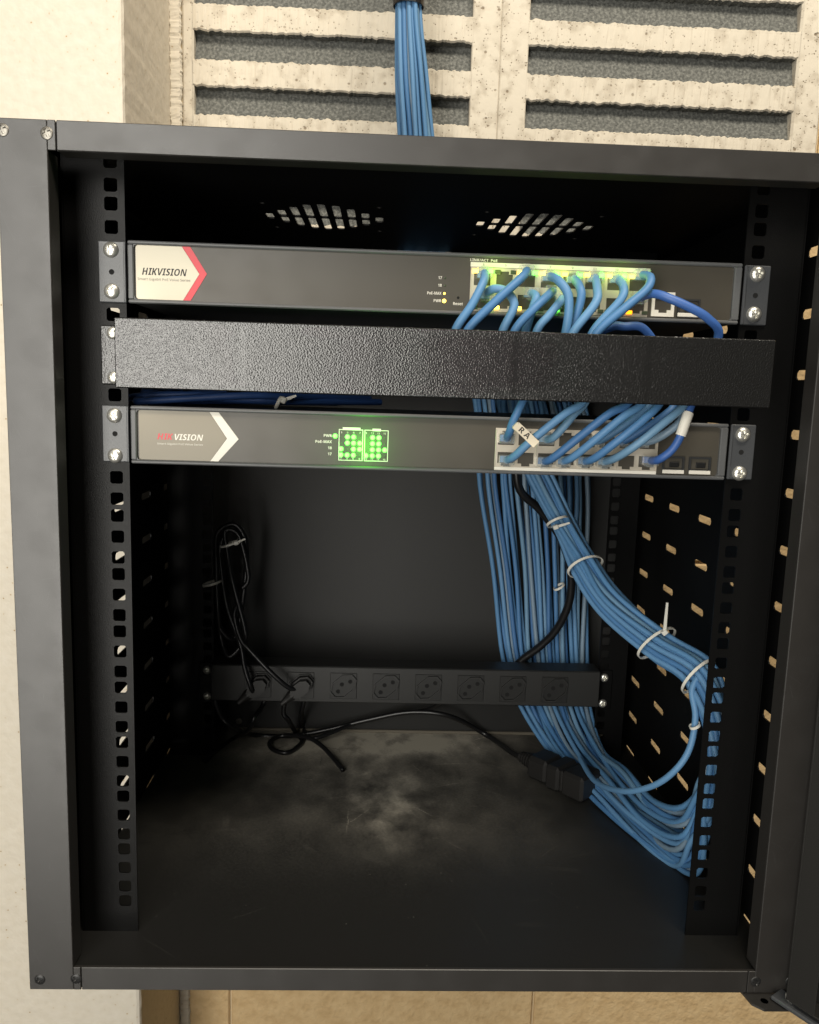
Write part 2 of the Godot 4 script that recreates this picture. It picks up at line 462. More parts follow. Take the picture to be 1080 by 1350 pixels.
func materials() -> void:
	var fine := noise_tex(FastNoiseLite.TYPE_SIMPLEX_SMOOTH, 0.09, 3, true, 3.0)
	var wear := noise_tex(FastNoiseLite.TYPE_SIMPLEX, 0.006, 5, false, 1.0, ramp([[0.0, Color(0.47, 0.47, 0.47)], [0.5, Color(0.5, 0.5, 0.5)], [1.0, Color(0.55, 0.55, 0.55)]]))
	M.paint = grain(mat(srgb(38, 37, 36), 0.84, 0.0, 0.66), 130.0, noise_tex(FastNoiseLite.TYPE_SIMPLEX_SMOOTH, 0.2, 2, true, 2.0, null, 1024, 41), 0.16)
	M.paint.roughness_texture = wear
	M.paint.albedo_texture = scuffed()
	M.paint.albedo_color = Color.WHITE
	M.side = grain(mat(srgb(14, 14, 14), 0.5, 0.0, 0.25), 60.0, fine, 0.3)  # same paint as the rear panel, darkened: interior shade put into the colour
	M.inside = grain(mat(srgb(25, 25, 24), 0.55), 60.0, fine, 0.3)
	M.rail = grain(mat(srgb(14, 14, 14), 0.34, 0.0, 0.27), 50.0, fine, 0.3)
	M.socket = mat(srgb(23, 23, 22), 0.5)
	M.strip = grain(mat(srgb(30, 30, 29), 0.5), 50.0, fine, 0.3)
	M.ear = grain(mat(srgb(60, 62, 65), 0.42, 0.0, 0.65), 50.0, fine, 0.25)
	M.cover = grain(mat(srgb(22, 22, 22), 0.27, 0.0, 0.75), 90.0, noise_tex(FastNoiseLite.TYPE_SIMPLEX_SMOOTH, 0.055, 2, true, 6.0, null, 1024, 5), 0.4)
	M.bezel = grain(mat(srgb(88, 89, 90), 0.45), 40.0, fine, 0.15)
	M.panel = mat(srgb(70, 66, 58), 0.38)
	M.panel.roughness_texture = wear
	M.panel.roughness = 0.85
	M.panel.uv1_triplanar = true
	M.panel.uv1_world_triplanar = true
	M.panel.uv1_scale = Vector3.ONE / 0.12
	M.chassis = mat(srgb(40, 41, 42), 0.5)
	M.cream = mat(srgb(214, 206, 184), 0.45)
	M.red = mat(srgb(205, 36, 52), 0.4)
	M.taupe = mat(srgb(128, 120, 102), 0.4)
	M.white = mat(srgb(225, 220, 208), 0.5)
	M.ink = mat(srgb(45, 42, 40), 0.6)
	M.grey_ink = mat(srgb(110, 104, 96), 0.6)
	M.shield = mat(srgb(205, 196, 180), 0.38, 0.35)
	M.dark = mat(srgb(14, 14, 15), 0.5)
	M.hole = mat(srgb(8, 8, 8), 0.9)
	M.gold = mat(srgb(200, 150, 60), 0.3, 0.8)
	M.zinc = mat(srgb(232, 230, 222), 0.32, 0.85)
	M.zinc_dull = mat(srgb(140, 136, 128), 0.4, 0.8)
	M.black_screw = mat(srgb(40, 40, 40), 0.4, 0.3)
	M.blue = []
	for c in [[84, 130, 172], [72, 118, 164], [92, 136, 176], [102, 140, 170], [62, 106, 154]]:
		M.blue.append(mat(srgb(c[0], c[1], c[2]), 0.55))
	M.grey_blue = mat(srgb(116, 138, 156), 0.45)
	M.slack = mat(srgb(46, 78, 136), 0.5)
	M.royal = mat(srgb(56, 94, 158), 0.5)
	M.clear = mat(Color(0.92, 0.95, 0.94, 0.17), 0.12)
	M.clear.transparency = BaseMaterial3D.TRANSPARENCY_ALPHA
	M.cord = mat(srgb(22, 22, 23), 0.34)
	M.rubber = mat(srgb(30, 29, 28), 0.5)
	M.tie = mat(srgb(222, 219, 208), 0.4)
	M.tie.subsurf_scatter_enabled = false
	M.paper = mat(srgb(226, 214, 190), 0.7)
	M.green = glow(Color(0.36, 1.0, 0.28), 5.5)
	M.yellow = glow(Color(1.0, 0.85, 0.35), 4.0)
	M.amber = glow(Color(1.0, 0.62, 0.10), 2.5)
	M.lens = mat(srgb(70, 78, 60), 0.3)
	# painted plaster: cream, speckled with small pits
	var pits := noise_tex(FastNoiseLite.TYPE_CELLULAR, 0.03, 2, false, 1.0, ramp([[0.0, srgb(120, 98, 70)], [0.06, srgb(186, 162, 126)], [0.12, srgb(216, 207, 190)], [1.0, srgb(223, 215, 200)]]), 1024, 3)
	M.plaster = mat(Color.WHITE, 0.85)
	M.plaster.albedo_texture = pits
	grain(M.plaster, 340.0, noise_tex(FastNoiseLite.TYPE_SIMPLEX, 0.03, 5, true, 2.0, null, 512, 8), 0.4)
	# painted open concrete: the same paint over a surface full of small holes
	var open := open_concrete()
	M.block = mat(Color.WHITE, 0.9)
	M.block.albedo_texture = open[0]
	grain(M.block, 300.0, open[1], 0.9)
	M.wall_block = mat(srgb(250, 230, 198), 0.9)
	M.wall_block.albedo_texture = noise_tex(FastNoiseLite.TYPE_SIMPLEX, 0.02, 5, false, 1.0, ramp([[0.0, srgb(204, 188, 160)], [0.5, srgb(216, 202, 176)], [1.0, srgb(224, 212, 188)]]), 512, 31)
	grain(M.wall_block, 300.0, noise_tex(FastNoiseLite.TYPE_SIMPLEX, 0.05, 4, true, 3.0, null, 512, 32), 0.5)
	M.raw = mat(Color.WHITE, 0.95)
	M.raw.albedo_texture = noise_tex(FastNoiseLite.TYPE_SIMPLEX, 0.04, 5, false, 1.0, ramp([[0.0, srgb(74, 75, 72)], [0.5, srgb(104, 105, 101)], [1.0, srgb(142, 142, 136)]]), 512, 21)
	grain(M.raw, 120.0, noise_tex(FastNoiseLite.TYPE_SIMPLEX, 0.06, 4, true, 6.0, null, 512, 22), 0.8)
	M.mortar = mat(srgb(206, 186, 150), 0.9)
	M.door = grain(mat(srgb(30, 29, 27), 0.5), 60.0, fine, 0.3)
	M.lit_edge = mat(srgb(104, 98, 86), 0.6)  # rear floor edge: the light its bend catches is put into the colour
	M.floor = dusty_floor()


func scuffed() -> ImageTexture:
	# black powder coat with dust specks and a few hairline scratches
	var im := Image.create(1024, 1024, false, Image.FORMAT_RGB8)
	im.fill(srgb(38, 36, 34))
	for k in 700:
		var c := 58.0 + rng.randf() * 30.0
		im.set_pixel(rng.randi() % 1024, rng.randi() % 1024, srgb(c, c * 0.97, c * 0.93))
	for k in 26:
		var p := Vector2(rng.randf() * 1024, rng.randf() * 1024)
		var d := Vector2.from_angle(rng.randf() * TAU)
		var c := 50.0 + rng.randf() * 16.0
		for q in int(rng.randf_range(20, 110)):
			p += d
			d = d.rotated(rng.randf_range(-0.01, 0.01))
			im.set_pixel(posmod(int(p.x), 1024), posmod(int(p.y), 1024), srgb(c, c, c))
	return ImageTexture.create_from_image(im)


func open_concrete() -> Array:
	# thick paint over concrete full of air holes: colour and the relief that goes with it
	var w := 1024
	var f := FastNoiseLite.new(); f.seed = 12; f.frequency = 0.012; f.fractal_octaves = 5
	var rows := PackedFloat32Array(); rows.resize(w * w)
	var low := PackedFloat32Array(); low.resize(w * w)
	for y in w:
		for x in w:
			var e := minf(1.0, minf(minf(x, w - 1 - x), minf(y, w - 1 - y)) / 40.0)
			low[y * w + x] = f.get_noise_2d(x, y) * e
			rows[y * w + x] = 0.7 + 0.25 * low[y * w + x] + 0.06 * rng.randf()
	for k in 3600:
		var c := Vector2(rng.randf() * w, rng.randf() * w)
		var big := rng.randf()
		var ra := 1.2 + 1.6 * big + (3.5 if rng.randf() < 0.05 else 0.0)
		var st := rng.randf_range(0.6, 1.0)
		var deep := rng.randf_range(0.25, 0.75)
		# holes gather where the paint is thin
		if low[int(c.y) * w + int(c.x)] > rng.randf_range(-0.25, 0.3): continue
		for oy in range(-7, 8):
			for ox in range(-7, 8):
				var dd := Vector2(ox, oy / st).length() / ra
				if dd < 1.2:
					var q := posmod(int(c.y) + oy, w) * w + posmod(int(c.x) + ox, w)
					rows[q] = minf(rows[q], rows[q] * (1.0 - deep * clampf((1.2 - dd) * 2.0, 0.0, 1.0)))
	var im := Image.create(w, w, false, Image.FORMAT_RGB8)
	var hi := Image.create(w, w, false, Image.FORMAT_RGB8)
	for y in w:
		for x in w:
			var v := rows[y * w + x]
			im.set_pixel(x, y, srgb(92, 76, 56).lerp(srgb(214, 205, 188), clampf(v * 1.35, 0.0, 1.0)) if v < 0.74 else srgb(214, 205, 188))
			hi.set_pixel(x, y, Color(v, v, v))
	hi.bump_map_to_normal_map(5.0)
	return [ImageTexture.create_from_image(im), ImageTexture.create_from_image(hi)]


func dusty_floor() -> StandardMaterial3D:
	# black paint under a film of grey-brown dust, thickest in the middle towards the back, wiped in streaks
	var a := FastNoiseLite.new(); a.seed = 4; a.frequency = 0.009; a.fractal_octaves = 5; a.domain_warp_enabled = true; a.domain_warp_amplitude = 20.0
	var b := FastNoiseLite.new(); b.seed = 9; b.frequency = 0.15; b.fractal_octaves = 2
	var w := 640; var h := 512
	var film := PackedFloat32Array(); film.resize(w * h)
	for y in h:
		for x in w:
			var u := float(x) / w
			var t := float(y) / h          # 0 at the back, 1 at the front
			var place := exp(-pow((u - 0.42) / 0.40, 4.0) - pow((t - 0.10) / 0.62, 4.0))
			var patch_a := exp(-pow((u - 0.465 - 0.05 * (t - 0.45)) / 0.07, 2.0) - pow((t - 0.42) / 0.17, 2.0))
			var patch_b := exp(-pow((u - 0.47) / 0.2, 2.0) - pow((t - 0.08) / 0.07, 2.0))
			var soft := a.get_noise_2d(x * 0.55, y * 0.6)
			var crisp := a.get_noise_2d(x * 2.2 + 900, y * 1.6)
			var d := place * lerpf(1.7, 0.12, minf(1.0, t * 1.3)) * (0.44 + 0.16 * soft + 0.18 * crisp) + 0.36 * patch_a * (0.8 + 1.3 * crisp) + 0.4 * patch_b * (0.8 + crisp)
			d += place * 0.08 * b.get_noise_2d(x * 1.6, y * 1.6)
			film[y * w + x] = clampf(d + 0.04, 0.0, 1.0)
	# wiped streaks, scuffs and scratches
	for k in 150:
		var p := Vector2(rng.randf() * w, pow(rng.randf(), 1.4) * h)
		var dir := Vector2.from_angle(rng.randfn(0.25, 0.7))
		var gain := rng.randf_range(-0.22, 0.26)
		var wide := 0 if rng.randf() < 0.6 else rng.randi_range(1, 3)
		var far := int(rng.randf_range(8, 70))
		for q in far:
			p += dir
			dir = dir.rotated(rng.randf_range(-0.05, 0.05))
			for o in range(-wide, wide + 1):
				var X := int(p.x - dir.y * o)
				var Y := int(p.y + dir.x * o)
				if X >= 0 and Y >= 0 and X < w and Y < h:
					var e := sin(PI * q / far) * gain * (1.0 if wide == 0 else 0.35)
					film[Y * w + X] = clampf(film[Y * w + X] * (1.0 + e * 2.0) + maxf(e, 0.0) * 0.16, 0.0, 1.0)
	for k in 60:
		film[(rng.randi() % h) * w + rng.randi() % w] = rng.randf_range(0.2, 0.5)
	var im := Image.create(w, h, false, Image.FORMAT_RGB8)
	var ro := Image.create(w, h, false, Image.FORMAT_RGB8)
	for y in h:
		for x in w:
			var d := film[y * w + x]
			im.set_pixel(x, y, Color(0.075, 0.075, 0.074).lerp(Color(0.74, 0.71, 0.65), d))
			var rr := 0.40 + 0.45 * minf(1.0, d * 1.6)
			ro.set_pixel(x, y, Color(rr, rr, rr))
	var m := mat(Color.WHITE, 1.0)
	m.albedo_texture = ImageTexture.create_from_image(im)
	m.roughness_texture = ImageTexture.create_from_image(ro)
	m.texture_repeat = false
	return m


# ------------------------------------------------------------------ shared small pieces

func small_pieces() -> void:
	# a cross-head screw: a low dome with a cross sunk into it, looking along +z
	for k in [["screw", 5.6, 3.2, 2.9], ["flat_screw", 4.2, 1.0, 2.4]]:
		var s := Shape.new()
		var rad: float = k[1]
		var hi: float = k[2]
		var grid := func(i: int, j: int) -> Vector3:
			var r := rad * i / 9.0
			var an := TAU * j / 48.0
			var x := r * cos(an)
			var y := r * sin(an)
			var z := hi * sqrt(maxf(0.0, 1.0 - pow(r / rad, 2.4)))
			if (absf(x) < 0.75 and absf(y) < k[3]) or (absf(y) < 0.75 and absf(x) < k[3]):
				z -= minf(hi * 0.75, 1.7)
			return Vector3(x, y, z)
		for i in 9:
			for j in 48:
				var a: Vector3 = grid.call(i, j)
				var b: Vector3 = grid.call(i + 1, j)
				var c: Vector3 = grid.call(i + 1, j + 1)
				var d: Vector3 = grid.call(i, j + 1)
				if i > 0: s.tri(a, d, c, Vector3(0, 0, 1))
				s.tri(a, b, c, Vector3(0, 0, 1))
		shared[k[0]] = s.mesh(Vector3())
	# socket of a port: an open box with a ledge, 12 mm deep
	var c := Shape.new()
	c.box(V(-6.1, -4.4, -13), V(6.1, 4.4, -12.4))
	c.box(V(-6.7, -5.2, -13), V(-6.1, 7.2, -0.6))
	c.box(V(6.1, -5.2, -13), V(6.7, 7.2, -0.6))
	c.box(V(-6.1, -5.2, -13), V(6.1, -4.5, -0.6))
	c.box(V(-6.1, 6.4, -13), V(6.1, 7.2, -0.6))
	shared.port = c.mesh(Vector3())
	var g := Shape.new()
	for i in 8:
		g.box(V(-3.8 + i * 1.02, -4.3, -11), V(-3.3 + i * 1.02, -2.6, -3))
	shared.contacts = g.mesh(Vector3())
	shared.led = Shape.new().box(V(-2.1, -1.3, 0), V(2.1, 1.3, 1.0), 0.3).mesh(Vector3())
	shared.dot = Shape.new().lathe([Vector2(1.15, 0), Vector2(1.1, 0.5), Vector2(0.7, 0.8), Vector2(0, 0.9)], Vector3(), Vector3(0, 0, 1), 12).mesh(Vector3())
	# clear plug of a patch cable, mating face at z = -9, cable leaving at z = +11
	var p := Shape.new().box(V(-5.6, -3.7, -16), V(5.6, 3.7, 5.5), 0.6)
	p.box(V(-2.8, 3.8, -14), V(2.8, 4.9, 4.0), 0.3)
	shared.plug = p.mesh(Vector3())
	var pin := Shape.new().box(V(-4.2, -2.4, -14), V(4.2, 2.4, -3), 0.4)
	shared.pins = pin.mesh(Vector3())


func hole_y(i: int) -> float:
	return -(floorf(i / 3.0) * 44.45 + (i % 3) * 15.875)


# ------------------------------------------------------------------ the wall

func ragged_bar(x0: float, x1: float, y0: float, y1: float, z0: float, z1: float, sd: int, from := 0, to := 6) -> Shape:
	# a concrete bar with a crumbly upper and lower edge
	var f := FastNoiseLite.new(); f.seed = sd; f.frequency = 0.10; f.fractal_octaves = 4; f.fractal_gain = 0.7
	var s := Shape.new()
	var steps := int((x1 - x0) / 2.0)
	var rows := []
	for i in steps + 1:
		var x := lerpf(x0, x1, float(i) / steps)
		var lo := y0 + f.get_noise_2d(x, 0) * 2.8
		var hi := y1 + f.get_noise_2d(x, 90) * 2.6
		var zz := z1 + f.get_noise_2d(x, 200) * 1.4
		var row := [V(x, lo + 2.0, z0), V(x, lo + 0.8, zz - 2.0), V(x, lo + 2.4, zz), V(x, lerpf(lo, hi, 0.5), zz + f.get_noise_2d(x, 300) * 1.2), V(x, hi - 2.8, zz), V(x, hi - 1.0, zz - 3.0), V(x, hi - 1.5, z0)]
		rows.append(row)
	var nn := [V(0, -1, 0), V(0, -1, 1), V(0, 0, 1), V(0, 0, 1), V(0, 1, 1), V(0, 1, 0)]
	for i in steps:
		for jj in range(from, to):
			var j := jj % 6
			s.quad(rows[i][j], rows[i + 1][j], rows[i + 1][j + 1], rows[i][j + 1], nn[j])
	return s


func wall() -> void:
	var zf := -430.0
	var w := thing("block_wall", V(0, -1283, zf), "cream painted block wall behind the cabinet with long grey ventilation slots", "wall", "", "structure")
	var back := Shape.new().box(V(-299, -1283, zf - 190), V(1000, 700, zf - 150))
	part(w, "backing", back, M.raw)
	var mort := Shape.new()
	mort.box(V(-299, -1283, zf - 150), V(1000, 46, zf - 5))
	mort.box(V(-299, 414, zf - 150), V(1000, 700, zf - 5))
	mort.box(V(488.5, 46, zf - 150), V(1000, 414, zf - 5))
	mort.box(V(-299, 46, zf - 150), V(-286, 414, zf - 3))
	part(w, "mortar", mort, M.mortar)
	var plain := func(x0: float, x1: float, y0: float, y1: float) -> void:
		part(w, "block", Shape.new().box(V(x0 + 1.6, y0 + 1.6, zf - 60), V(x1 - 1.6, y1 - 1.6, zf + rng.randf_range(-0.6, 0.6)), 2.0), M.wall_block)
	for r in 7:
		var y1 := 46.0 - r * 190.0
		var shift := 0.0 if r % 2 == 0 else -214.5
		var x := -229.5 - 429.0 + (shift if r != 5 else 0.0)
		if r == 5: x = -229.5 - 429.0
		while x < 1000.0:
			if x + 429.0 > -299.0:
				plain.call(maxf(x, -299.0), minf(x + 429.0, 1000.0), y1 - 190.0, y1)
			x += 429.0
	for r in 2:
		for k in 4:
			plain.call(maxf(-299.0, -336.0 + k * 429.0), minf(1000.0, 93.0 + k * 429.0), 414.0 + r * 190.0, 604.0 + r * 190.0 - (94.0 if r == 1 else 0.0))
	for r in 2:
		plain.call(489.0, 918.0, 46.0 + r * 184.0, 230.0 + r * 184.0)
	# two ventilation blocks: stiles, ragged bars, and sloping raw concrete behind every slot
	var n := 0
	for b in [[-286.0, -272.0, 57.5, 91.9], [92.1, 125.5, 453.5, 488.0]]:
		var st := Shape.new()
		st.box(V(b[0], 46.5, zf - 90), V(b[1], 413.5, zf + 0.5), 1.2 if b[0] > 0.0 else 2.5)
		st.box(V(b[2], 46.5, zf - 90), V(b[3], 413.5, zf + 0.2), 1.2 if b[0] < 0.0 else 2.5)
		var vb := part(w, "vent_block", st, M.block)
		for k in 7:
			var lo := 46.6 if k == 0 else 106.0 + (k - 1) * 61.5
			var hi := 77.0 + k * 61.5 if k < 6 else 413.4
			n += 1
			var sl := part(vb, "slat", ragged_bar(b[1] - 1.0, b[2] + 1.0, lo, hi, zf - 70, zf, 40 + n, 1, 5), M.block)
			part(sl, "bare_flank", ragged_bar(b[1] - 1.0, b[2] + 1.0, lo, hi, zf - 70, zf, 40 + n, 5, 7), M.raw)
			if k < 6:
				var s := Shape.new()
				var a0 := 73.0 + k * 61.5
				s.prism(PackedVector2Array([Vector2(zf - 6, a0), Vector2(zf - 15, a0 + 38), Vector2(zf - 45, a0 + 38), Vector2(zf - 36, a0)]), b[1] - 0.5, b[2] + 0.5, 0)
				part(vb, "recess", s, M.raw)
	# the pillar that stands forward on the left
	var p := thing("concrete_pillar", V(-600, -1283, -340), "smooth cream painted concrete pillar along the left of the cabinet", "pillar", "", "structure")
	var f := FastNoiseLite.new(); f.seed = 77; f.frequency = 0.05; f.fractal_octaves = 4
	var s := Shape.new()
	# the arris is slightly uneven; the front runs on to the left
	var steps := 260
	for i in steps:
		var ya := lerpf(-1283, 700, float(i) / steps)
		var yb := lerpf(-1283, 700, float(i + 1) / steps)
		var ea := f.get_noise_2d(ya, 0) * 1.6
		var eb := f.get_noise_2d(yb, 0) * 1.6
		var A := [V(-1100, ya, -250), V(-304 + ea, ya, -250), V(-301, ya, -251.4), V(-299.5 + ea * 0.5, ya, -254.5), V(-299.5, ya, -440)]
		var B := [V(-1100, yb, -250), V(-304 + eb, yb, -250), V(-301, yb, -251.4), V(-299.5 + eb * 0.5, yb, -254.5), V(-299.5, yb, -440)]
		var nn := [V(0, 0, 1), V(0.4, 0, 1), V(1, 0, 0.4), V(1, 0, 0)]
		for j in 4:
			s.quad(A[j], A[j + 1], B[j + 1], B[j], nn[j])
	s.quad(V(-1100, -1283, -250), V(-1100, 700, -250), V(-1100, 700, -620), V(-1100, -1283, -620), V(-1, 0, 0))
	s.quad(V(-1100, -1283, -620), V(-1100, 700, -620), V(-299.5, 700, -620), V(-299.5, -1283, -620), V(0, 0, -1))
	s.quad(V(-1100, 700, -620), V(-1100, 700, -250), V(-304, 700, -250), V(-299.5, 700, -620), V(0, 1, 0))
	s.quad(V(-1100, -1283, -620), V(-1100, -1283, -250), V(-304, -1283, -250), V(-299.5, -1283, -620), V(0, -1, 0))
	part(p, "shaft", s, M.plaster)
	# a crumbling fillet of mortar where pillar and wall meet
	part(p, "mortar_fillet", ragged_bar(-1283, 700, -8.0, 8.0, 0, 6, 5).turned(Basis(V(0, 1, 0), V(1, 0, 0), V(0, 0, 1)), V(-293, 0, zf - 2)), M.plaster)


# ------------------------------------------------------------------ the cabinet

func cabinet() -> Node3D:
	var c := thing("rack_cabinet", V(2, -576, -175), "open black steel wall cabinet with slotted sides and rack rails", "cabinet")
	var zf := 45.0
	# front frame
	var f := Shape.new()
	f.box(V(-290, -576, zf - 1.6), V(-257.5, 40.6, zf), 0.5)
	f.box(V(-257.5, 22.0, zf - 1.6), V(-252.2, 40.6, zf), 0.4)
	f.box(V(-257.5, -576, zf - 1.6), V(-252.2, -557.6, zf), 0.4)
	f.box(V(-259, -557.6, zf - 16), V(-257.5, 22, zf - 1.6))
	f.box(V(-290, -576, zf - 18), V(-288.5, 40.6, zf - 1.6))
	var left := part(c, "frame_upright", f, M.paint)
	var g := Shape.new()
	g.box(V(261, -576, zf - 1.6), V(294, 40.6, zf), 0.5)
	g.box(V(255.7, 22.0, zf - 1.6), V(261, 40.6, zf), 0.4)
	g.box(V(255.7, -576, zf - 1.6), V(261, -557.6, zf), 0.4)
	g.box(V(261, -557.6, zf - 16), V(262.5, 22, zf - 1.6))
	g.box(V(292.5, -576, zf - 18), V(294, 40.6, zf - 1.6))
	var right := part(c, "frame_upright", g, M.paint)
	for q in [[left, -285.5, 33.0], [left, -257.6, 32.2], [left, -282.3, -567.6], [left, -255.6, -566.8], [right, 261.8, -566.2], [right, 289, -566.2], [right, 261.5, 32], [right, 289, 32]]:
		copy(q[0], "screw", shared.flat_screw, M.zinc_dull if q[2] > 0 else M.black_screw, V(q[1], q[2], zf - 0.1), Basis(V(0, 0, 1), 0.4))
	var t := Shape.new()
	t.box(V(-251.6, 22.0, zf - 1.6), V(255.1, 40.6, zf), 0.5)
	t.box(V(-251.6, 22.0, zf - 16), V(255.1, 23.5, zf - 1.6))
	t.box(V(-258, 23.6, zf - 3.4), V(261, 39.8, zf - 1.7))
	part(c, "frame_rail", t, M.paint)
	var bt := Shape.new()
	bt.box(V(-251.6, -576, zf - 1.6), V(255.1, -557.6, zf), 0.5)
	bt.box(V(-258, -575, zf - 3.4), V(261, -558.2, zf - 1.7))
	part(c, "frame_rail", bt, M.paint)
	# top with two round patterns of fan slots, and an opening for cables at the back
	var holes := []
	for fx in [-97.5, 103.5]:
		var half := [0.0, 26.0, 41.0, 52.0, 55.0, 52.0, 41.0, 26.0, 0.0]
		for k in 9:
			var x: float = fx + (k - 4) * 13.0
			if half[k] == 0.0:
				holes.append(Rect2(x - 3.6, -205 - 11, 7.2, 22))
			else:
				holes.append(Rect2(x - 3.6, -205 - half[k], 7.2, half[k] - 2.4))
				holes.append(Rect2(x - 3.6, -205 + 2.4, 7.2, half[k] - 2.4))
		for q in [[-52, -52], [52, -52], [-52, 52], [52, 52]]:
			holes.append(Rect2(fx + q[0] - 2.4, -205 + q[1] - 2.4, 4.8, 4.8))
	holes.append(Rect2(-27, -391, 64, 28))
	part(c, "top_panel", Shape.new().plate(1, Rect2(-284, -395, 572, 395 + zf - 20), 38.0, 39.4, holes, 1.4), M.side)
	# floor with its dust
	var fl := Shape.new()
	var lo := V(-284, -561.5, -395)
	var hi := V(284, -560, 43.2)
	fl.box(lo, hi)
	for i in fl.v.size():
		fl.uv[i] = Vector2((fl.v[i].x - lo.x) / (hi.x - lo.x), (fl.v[i].z - lo.z) / (hi.z - lo.z))
	part(c, "floor_panel", fl, M.floor)
	part(c, "rear_ledge", Shape.new().box(V(-262, -560, -395.3), V(262, -556.4, -391), 1.0), M.lit_edge)  # pale strip painted as the bright line along the floor's rear bend
	# slotted side panels
	var slots := []
	for r in 13:
		for q in 5:
			slots.append(Rect2(-12.5 - 84.5 * q - 16.5, -10.0 - 46.0 * r - 3.7, 33, 7.4))
	var sr := slots.filter(func(h): return h.position.y > -566)
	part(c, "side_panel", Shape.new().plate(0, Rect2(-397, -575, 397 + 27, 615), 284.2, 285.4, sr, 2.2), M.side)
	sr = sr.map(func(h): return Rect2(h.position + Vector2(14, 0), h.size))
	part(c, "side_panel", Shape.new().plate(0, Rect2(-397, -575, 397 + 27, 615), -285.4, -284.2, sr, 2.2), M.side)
	var rp := part(c, "rear_panel", Shape.new().box(V(-284, -576, -397), V(284, 38, -395.4)), M.inside)
	copy(rp, "screw", shared.flat_screw, M.zinc_dull, V(-212, -549, -395.4))
	# mounting rails: square holes in the pattern of three to a unit
	for s in [-1.0, 1.0]:
		var hs := []
		for i in range(-2, 37):
			hs.append(Rect2(s * 232.55 - 4.7, hole_y(i) - 4.7 if i >= 0 else 44.45 - (i + 3) * 15.875 - 4.7, 9.4, 9.4))
		var x0: float = 223.0 if s > 0 else -266.0
		var ra := Shape.new().plate(2, Rect2(x0, -560, 43, 598), -1.6, 0.0, hs, 1.3)
		ra.box(V(s * 266.0 - 0.8, -560, -38), V(s * 266.0 + 0.8, 38, -0.0))
		ra.box(V(minf(s * 266.0, s * 284.0), -560, -38), V(maxf(s * 266.0, s * 284.0), 38, -36.4))
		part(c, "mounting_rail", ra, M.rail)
		var hr := []
		for i in range(-2, 36):
			hr.append(Rect2(s * 235.0 - 4.7, hole_y(i) - 4.7 - 9.0 if i >= 0 else 44.45 - (i + 3) * 15.875 - 13.7, 9.4, 9.4))
		var y0: float = 228.0 if s > 0 else -280.0
		var rr := Shape.new().plate(2, Rect2(y0, -560, 34 if s > 0 else 52, 598), -319.6, -318.0, hr, 1.3)
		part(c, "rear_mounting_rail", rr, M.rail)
	# hinge plate below the right corner, with a round hole
	var hp := PackedVector2Array([Vector2(250, 30), Vector2(255, 55), Vector2(262, 61), Vector2(300, 61), Vector2(300, 30), Vector2(266, 30), Vector2(266, 49.4)])
	for k in 13:
		hp.append(Vector2(266 - sin(TAU * k / 12.0) * 2.9, 52.4 - cos(TAU * k / 12.0) * 2.9))
	hp.append(Vector2(265.9, 30))
	part(c, "hinge_plate", Shape.new().prism(hp, -578.4, -576.6, 1), M.paint)
	# the door, swung wide open on the right
	var d := Shape.new()
	d.box(V(0, -570, -1), V(575, 34, 0.4), 0.5)
	d.box(V(0, -570, 0.4), V(1.4, 34, 16), 0.4)
	d.box(V(0, -570, 0.4), V(575, -568.4, 16), 0.4)
	d.box(V(0, 32.4, 0.4), V(575, 34, 16), 0.4)
	d.box(V(573.6, -570, 0.4), V(575, 34, 16), 0.4)
	d.box(V(1.4, -568.4, 14.8), V(22, 32.4, 16), 0.3)
	var ang := deg_to_rad(57.0)
	var turn := Basis(V(cos(ang), 0, sin(ang)), V(0, 1, 0), V(-sin(ang), 0, cos(ang)))
	var dr := part(c, "door", d.turned(turn, V(292, 0, 50)), M.door)
	var pv := Shape.new().lathe([Vector2(4.2, 0), Vector2(4.2, 3), Vector2(3, 4.4), Vector2(0, 4.6)], V(285, -573, 55), V(0, 1, 0), 14)
	part(dr, "hinge_pin", pv, M.zinc)
	part(dr, "hinge_arm", Shape.new().box(V(-6, -576, -3), V(60, -572.5, 12), 1.0).turned(turn, V(284, 0, 50)), M.ear)
	return c


# ------------------------------------------------------------------ switches

func screws(parent: Node, x: float, ys: Array, z: float, called := "screw", size := 1.0) -> void:
	for y in ys:
		copy(parent, called, shared.screw, M.zinc, V(x, y, z), Basis(V(0, 0, 1), rng.randf_range(0, 1.5)).scaled(Vector3.ONE * size))


func port_row(sw: Node, x0: float, pitch: float, y: float, up: bool, z: float) -> Array:
	var made := []
	for i in 8:
		var at := V(x0 + (i + 0.5) * pitch, y, z)
		var p := copy(sw, "port", shared.port, M.dark, at, Basis() if up else Basis(V(0, 0, 1), PI))
		var g := MeshInstance3D.new()
		g.name = "contacts"; g.mesh = shared.contacts; g.material_override = M.gold
		p.add_child(g)
		made.append(p)
	return made


func port_led(p: Node3D, x: float, y: float, m: Material) -> void:
	var o := MeshInstance3D.new()
	o.name = "led"; o.mesh = shared.led; o.material_override = m
	o.position = V(x, y, 1.5) * MM
	p.add_child(o, true)


